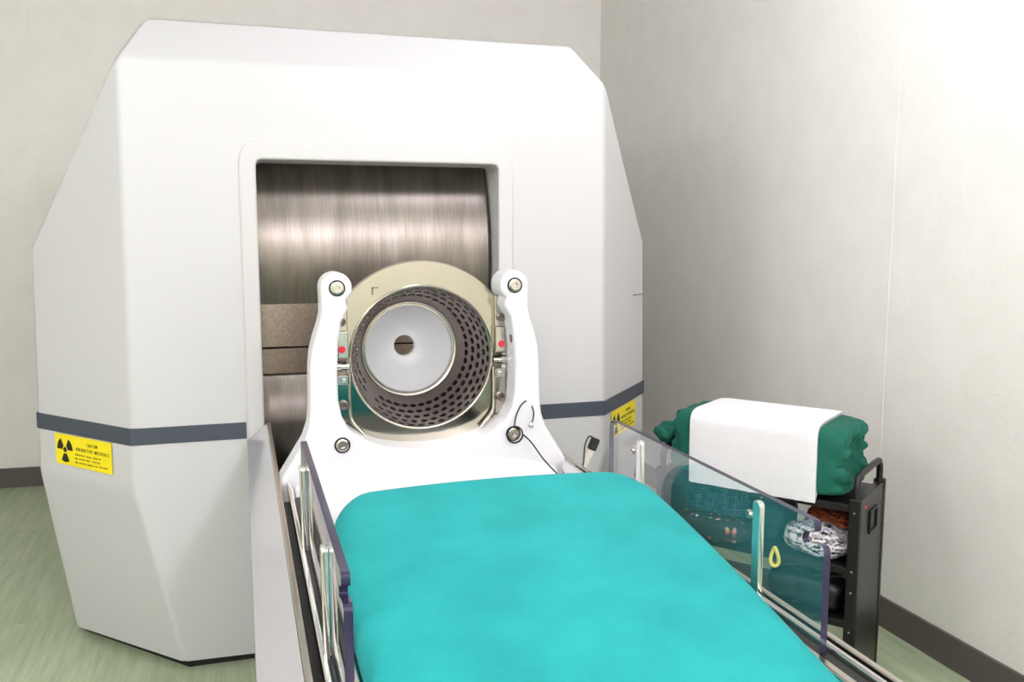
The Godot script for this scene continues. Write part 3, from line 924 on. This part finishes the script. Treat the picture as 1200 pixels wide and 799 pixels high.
# ---------------------------------------------------------------- cables on the cradle
func cables() -> void:
	var t := thing("sensor_cable", "thin black cable looped round the lower bolt of the cradle", "cable", Vector3(MID + 0.213, 0.862, -2.07))
	var o := Vector3(MID + 0.213, 0.862, -2.07)
	var mb := MB.new()
	var loop := []
	for k in 25: loop.append(Vector3(cos(TAU * k / 24.0) * 0.0205, sin(TAU * k / 24.0) * 0.0205, 0.004 + 0.002 * k / 24.0))
	tube(mb, loop, 0.0022, 8)
	tube(mb, smooth_path([Vector3(0.031, 0.084, 0.0), Vector3(0.014, 0.072, 0.006), Vector3(0.002, 0.045, 0.006), Vector3(-0.002, 0.021, 0.006)], 6), 0.0019, 8)
	tube(mb, smooth_path([Vector3(0.0205, 0.0, 0.006), Vector3(0.042, -0.022, 0.012), Vector3(0.062, -0.058, 0.05), Vector3(0.082, -0.088, 0.12), Vector3(0.098, -0.12, 0.21)], 6), 0.0019, 8)
	part("cord", mb, M.rubber, t)
	mb = MB.new()
	tube(mb, smooth_path([Vector3(0.046, 0.070, 0.0), Vector3(0.049, 0.055, 0.006), Vector3(0.047, 0.037, 0.007), Vector3(0.044, 0.030, 0.007)], 5), 0.0019, 8)
	part("lead", mb, M.rubber, t)
	mb = MB.new(); mb.xf = Transform3D(Basis.IDENTITY, Vector3(0.041, 0.022, 0.008))
	soft(mb, Vector3(0.0065, 0.0085, 0.0065), 2.2, 8)
	part("jack", mb, M.chrome, t)
	t = thing("clip_sensor", "black and clear clip with thin lead standing on the cradle edge", "clip", Vector3(MID + 0.385, 0.765, -2.05))
	mb = MB.new()
	mb.xf = Transform3D(Basis(Vector3(0, 0, 1), -0.42), Vector3(0.035, 0.062, 0.0))
	box(mb, Vector3(-0.011, -0.016, -0.008), Vector3(0.011, 0.016, 0.008), 0.003)
	part("head", mb, M.rubber, t)
	mb = MB.new()
	mb.xf = Transform3D(Basis(Vector3(0, 0, 1), -0.42), Vector3(0.016, 0.022, 0.0))
	prism(mb, rounded([[-0.006, -0.028, 0.003], [0.006, -0.028, 0.003], [0.010, 0.028, 0.003], [-0.010, 0.028, 0.003]], 3), -0.005, 0.005, 0.0015)
	part("jaw", mb, mat(rgb(205, 200, 188), 0.25), t)
	mb = MB.new()
	box(mb, Vector3(-0.016, -0.008, -0.006), Vector3(0.012, 0.0, 0.006), 0.001)
	part("spring", mb, M.socket, t)
	mb = MB.new()
	tube(mb, smooth_path([Vector3(0.032, 0.08, 0.004), Vector3(0.018, 0.084, 0.008), Vector3(0.006, 0.062, 0.012), Vector3(0.002, 0.02, 0.014), Vector3(-0.006, -0.002, 0.02), Vector3(-0.03, -0.03, 0.10), Vector3(-0.04, -0.045, 0.18)], 6), 0.0019, 8)
	part("lead", mb, M.rubber, t)

# ---------------------------------------------------------------- trolley
const CART_AT := Vector3(1.593, 0, -1.963)
var cart_basis: Basis
func cart_point(l: float, y: float, w: float) -> Vector3: return CART_AT + cart_basis * Vector3(-l, y, -w)

func cart() -> void:
	# local x runs back along the length (negative = far left end), local -z across to the wall side
	var far := Vector3(-0.6018, 0, -0.7986)
	cart_basis = Basis(-far, Vector3.UP, (-far).cross(Vector3.UP))
	var t := thing("supply_trolley", "black metal shelf trolley with tube handle beside the cream wall", "trolley", CART_AT)
	t.basis = cart_basis
	var wide := 0.262
	for e in [0.0, 0.585]:
		var mb := MB.new()
		box(mb, Vector3(-e - 0.013, 0.03, -wide), Vector3(-e + 0.013, 0.632, 0.0), 0.003)
		var panel := part("end_panel", mb, M.cart, t)
		if e == 0.0:
			mb = MB.new()
			var o := rounded([[-0.175, 0.515, 0.006], [-0.095, 0.515, 0.006], [-0.095, 0.585, 0.006], [-0.175, 0.585, 0.006]], 3)
			var i := rounded([[-0.168, 0.522, 0.004], [-0.102, 0.522, 0.004], [-0.102, 0.578, 0.004], [-0.168, 0.578, 0.004]], 3)
			mb.xf = Transform3D(Basis(Vector3(0, 0, 1), Vector3(0, 1, 0), Vector3(-1, 0, 0)), Vector3(0.019, 0, 0))
			for k in o.size():
				var l := (k + 1) % o.size()
				mb.quad(Vector3(o[k].x, o[k].y, 0), Vector3(o[l].x, o[l].y, 0), Vector3(i[l].x, i[l].y, 0), Vector3(i[k].x, i[k].y, 0))
				mb.quad(Vector3(o[k].x, o[k].y, 0), Vector3(o[k].x, o[k].y, 0.006), Vector3(o[l].x, o[l].y, 0.006), Vector3(o[l].x, o[l].y, 0))
				mb.quad(Vector3(i[k].x, i[k].y, 0), Vector3(i[l].x, i[l].y, 0), Vector3(i[l].x, i[l].y, 0.0055), Vector3(i[k].x, i[k].y, 0.0055))
			part("grip_surround", mb, M.black, panel)
			mb = MB.new()
			box(mb, Vector3(0.0128, 0.522, -0.168), Vector3(0.0138, 0.578, -0.102), 0.0003)
			part("grip_recess", mb, M.black, panel)
			mb = MB.new(); mb.xf = Transform3D(Basis(Vector3(0, 0, -1), Vector3(0, 1, 0), Vector3(1, 0, 0)), Vector3(0.013, 0.606, -0.052))
			lathe(mb, [Vector2(0, 0.002), Vector2(0.004, 0.002), Vector2(0.005, 0.0)], 16)
			part("red_dot", mb, M.red, panel)
		# front and rear corner posts
		for ww in [0.0, -wide]:
			mb = MB.new()
			box(mb, Vector3(-e - 0.016, 0.0, ww - 0.012), Vector3(-e + 0.016, 0.64, ww + 0.012), 0.004)
			var post := part("corner_post", mb, M.black, t)
			if ww == 0.0 and e == 0.0:
				for yy in [0.602, 0.435, 0.375, 0.26]:
					mb = MB.new(); mb.xf = Transform3D(Basis.IDENTITY, Vector3(0.0, yy, 0.012))
					lathe(mb, [Vector2(0, 0.0015), Vector2(0.003, 0.001), Vector2(0.0035, 0.0)], 12)
					part("screw", mb, M.chrome, post)
		mb = MB.new()
		tube(mb, smooth_path([Vector3(-e, 0.60, -0.004), Vector3(-e, 0.672, -0.006), Vector3(-e, 0.692, -0.016), Vector3(-e, 0.700, -0.04), Vector3(-e, 0.700, -wide + 0.045), Vector3(-e, 0.692, -wide + 0.020), Vector3(-e, 0.672, -wide + 0.008), Vector3(-e, 0.60, -wide + 0.006)], 6), 0.0095, 14)
		part("handle", mb, M.black, t)
	for yy in [0.62, 0.44, 0.285]:
		var mb := MB.new()
		box(mb, Vector3(-0.572, yy - 0.012, -wide + 0.004), Vector3(-0.013, yy, -0.004), 0.002)
		box(mb, Vector3(-0.572, yy - 0.020, -0.006), Vector3(-0.013, yy + 0.001, 0.004), 0.002)
		part("shelf", mb, M.black, t)

func cart_load() -> void:
	var nz := noise(77, 3.0, 3); var folds := noise(78, 1.0, 2)
	# green bolster
	var t := thing("bolster_pillow", "large green cloth covered bolster lying on top of the trolley", "pillow", cart_point(0.295, 0.622, 0.118))
	t.basis = cart_basis
	var hx := 0.268; var hy := 0.102; var hz := 0.134
	var mb := MB.new()
	mb.xf = Transform3D(Basis.IDENTITY, Vector3(0, hy + 0.004, 0))
	soft(mb, Vector3(hx, hy, hz), 7.0, 72, func(d: Vector3, q: Vector3) -> Vector3:
		var along := absf(q.x) / hx
		var end := smoothstep(0.74, 0.95, along)
		var a := atan2(q.y / hy, q.z / hz)
		var rad := Vector2(q.y / hy, q.z / hz).length()
		var wave := sin(a * 7.0 + nz.get_noise_3d(q.x * 2, q.y * 3, q.z * 3) * 7.0 + q.x * 40.0)
		var out := q
		# creases across the cover and a gathered hollow at the ends
		var crease := nz.get_noise_3d(q.x * 3.0 + q.z * 1.2, q.y * 5.0 + q.z * 3.0, q.z * 2.0)
		out += d.normalized() * end * (0.004 * crease + 0.0025 * wave * (0.4 + 0.6 * rad))
		if along > 0.9:
			var hollow := 1.0 - smoothstep(0.15, 0.85, rad)
			out.x -= signf(q.x) * hollow * 0.04
			out.x += signf(q.x) * 0.005 * wave * smoothstep(0.1, 0.6, rad)
		if out.y < -hy: out.y = -hy
		return out)
	part("cover", mb, M.green_cloth, t, 60)
	mb = MB.new()
	mb.xf = Transform3D(Basis.IDENTITY, Vector3(-hx - 0.035, 0.112, 0.03))
	soft(mb, Vector3(0.045, 0.024, 0.05), 2.6, 20, func(d: Vector3, q: Vector3) -> Vector3:
		return q + d.normalized() * (0.008 * sin(q.z * 160.0 + q.y * 60.0) + 0.012 * nz.get_noise_3d(q.x * 8, q.y * 8, q.z * 8)))
	part("gathered_end", mb, M.green_cloth, t, 60)
	# white towel laid over it
	mb = MB.new()
	var prof := []
	var steps := 64
	for k in steps + 1:
		var a := lerpf(-0.42 * PI / 2, PI + 0.3 * PI / 2, float(k) / steps)
		var c := cos(a); var s := sin(a)
		var g := pow(pow(absf(c), 7.0) + pow(absf(s), 7.0), 1.0 / 7.0)
		prof.append(Vector2(c / g, s / g))
	var rings := []
	for k in 31:
		var x := lerpf(-0.190, 0.190, k / 30.0)
		var ring := []
		for side in 2:
			for m in steps + 1:
				var q: Vector2 = prof[m if side == 0 else steps - m]
				var off := (0.0085 if side == 0 else 0.0035) + 0.0012 * nz.get_noise_2d(x * 9.0, m * 0.3)
				if k == 0 or k == 30: off = 0.006 + (0.0008 if side == 0 else -0.0008)
				var yy := q.y * (hy + off) + hy + 0.004
				if m == (0 if side == 0 else steps): yy = -0.008 + 0.002 * nz.get_noise_2d(x * 20.0, 3.0)
				ring.append(Vector3(x, yy, q.x * (hz + off)))
		rings.append(ring)
	loft(mb, rings)
	var tw := single("white_towel", mb, M.towel, "white terry towel draped over the green bolster", "towel", cart_point(0.295, 0.622, 0.118), 60)
	tw.basis = cart_basis
	# middle shelf
	soft_thing("woven_cushion", "dark blue woven cushion on the middle trolley shelf", "cushion", cart_point(0.445, 0.4415, 0.162), Vector3(0.105, 0.074, 0.09), 3.6, M.woven, nz, 0.006)
	soft_thing("folded_cloth", "dark teal folded cloth on the middle shelf behind the spotted cushion", "cloth", cart_point(0.275, 0.4415, 0.15), Vector3(0.055, 0.055, 0.09), 4.0, M.teal_dark, nz, 0.005)
	soft_thing("spotted_cushion", "black and white animal print cushion on the middle trolley shelf", "cushion", cart_point(0.115, 0.4415, 0.058), Vector3(0.094, 0.046, 0.056), 2.6, M.leopard, nz, 0.007)
	soft_thing("orange_spotted_cushion", "orange brown animal print cushion tucked behind the black and white one", "cushion", cart_point(0.105, 0.4415, 0.185), Vector3(0.085, 0.056, 0.06), 2.8, M.leopard_orange, nz, 0.007)
	soft_thing("floral_bag", "black cloth bag with scattered coloured flowers leaning on the trolley", "bag", cart_point(0.43, 0.4415, 0.012), Vector3(0.13, 0.036, 0.058), 3.0, M.floral, nz, 0.006)
	# bottom shelf
	soft_thing("black_pouch", "soft black pouch lying on the bottom trolley shelf", "pouch", cart_point(0.14, 0.2865, 0.10), Vector3(0.115, 0.048, 0.085), 4.5, M.black, nz, 0.006)
	# yellow strap loop
	mb = MB.new()
	var loop := []
	for k in 28:
		var a := TAU * k / 28.0
		loop.append(Vector3(sin(a) * 0.011 * (1.0 - 0.35 * cos(a)), cos(a) * 0.027, 0.003 * sin(2 * a)))
	tube(mb, loop, 0.0055, 8, true)
	var yl := single("yellow_loop", mb, M.yarn, "yellow strap loop hanging from the middle trolley shelf", "strap", cart_point(0.215, 0.432, -0.012), 40)
	yl.basis = cart_basis
	mb = MB.new()
	tube(mb, smooth_path([Vector3(-0.02, 0.006, 0), Vector3(-0.005, 0.014, 0.004), Vector3(0.01, 0.004, 0.006), Vector3(0.03, 0.005, 0.0)], 5), 0.0038, 8)
	var yk := single("yellow_cord_end", mb, M.yarn, "short yellow cord end on the bottom trolley shelf", "strap", cart_point(0.30, 0.2855, 0.03), 40)
	yk.basis = cart_basis

func soft_thing(called: String, label: String, category: String, at: Vector3, half: Vector3, k: float, m: Material, nz: FastNoiseLite, amp: float) -> void:
	var mb := MB.new()
	mb.xf = Transform3D(Basis.IDENTITY, Vector3(0, half.y, 0))
	soft(mb, half, k, 26, func(d: Vector3, q: Vector3) -> Vector3:
		var out := q + d.normalized() * amp * nz.get_noise_3d(q.x * 6 + at.x * 9, q.y * 6, q.z * 6)
		out.y = maxf(out.y, -half.y)
		return out)
	var o := single(called, mb, m, label, category, at, 60)
	o.basis = cart_basis
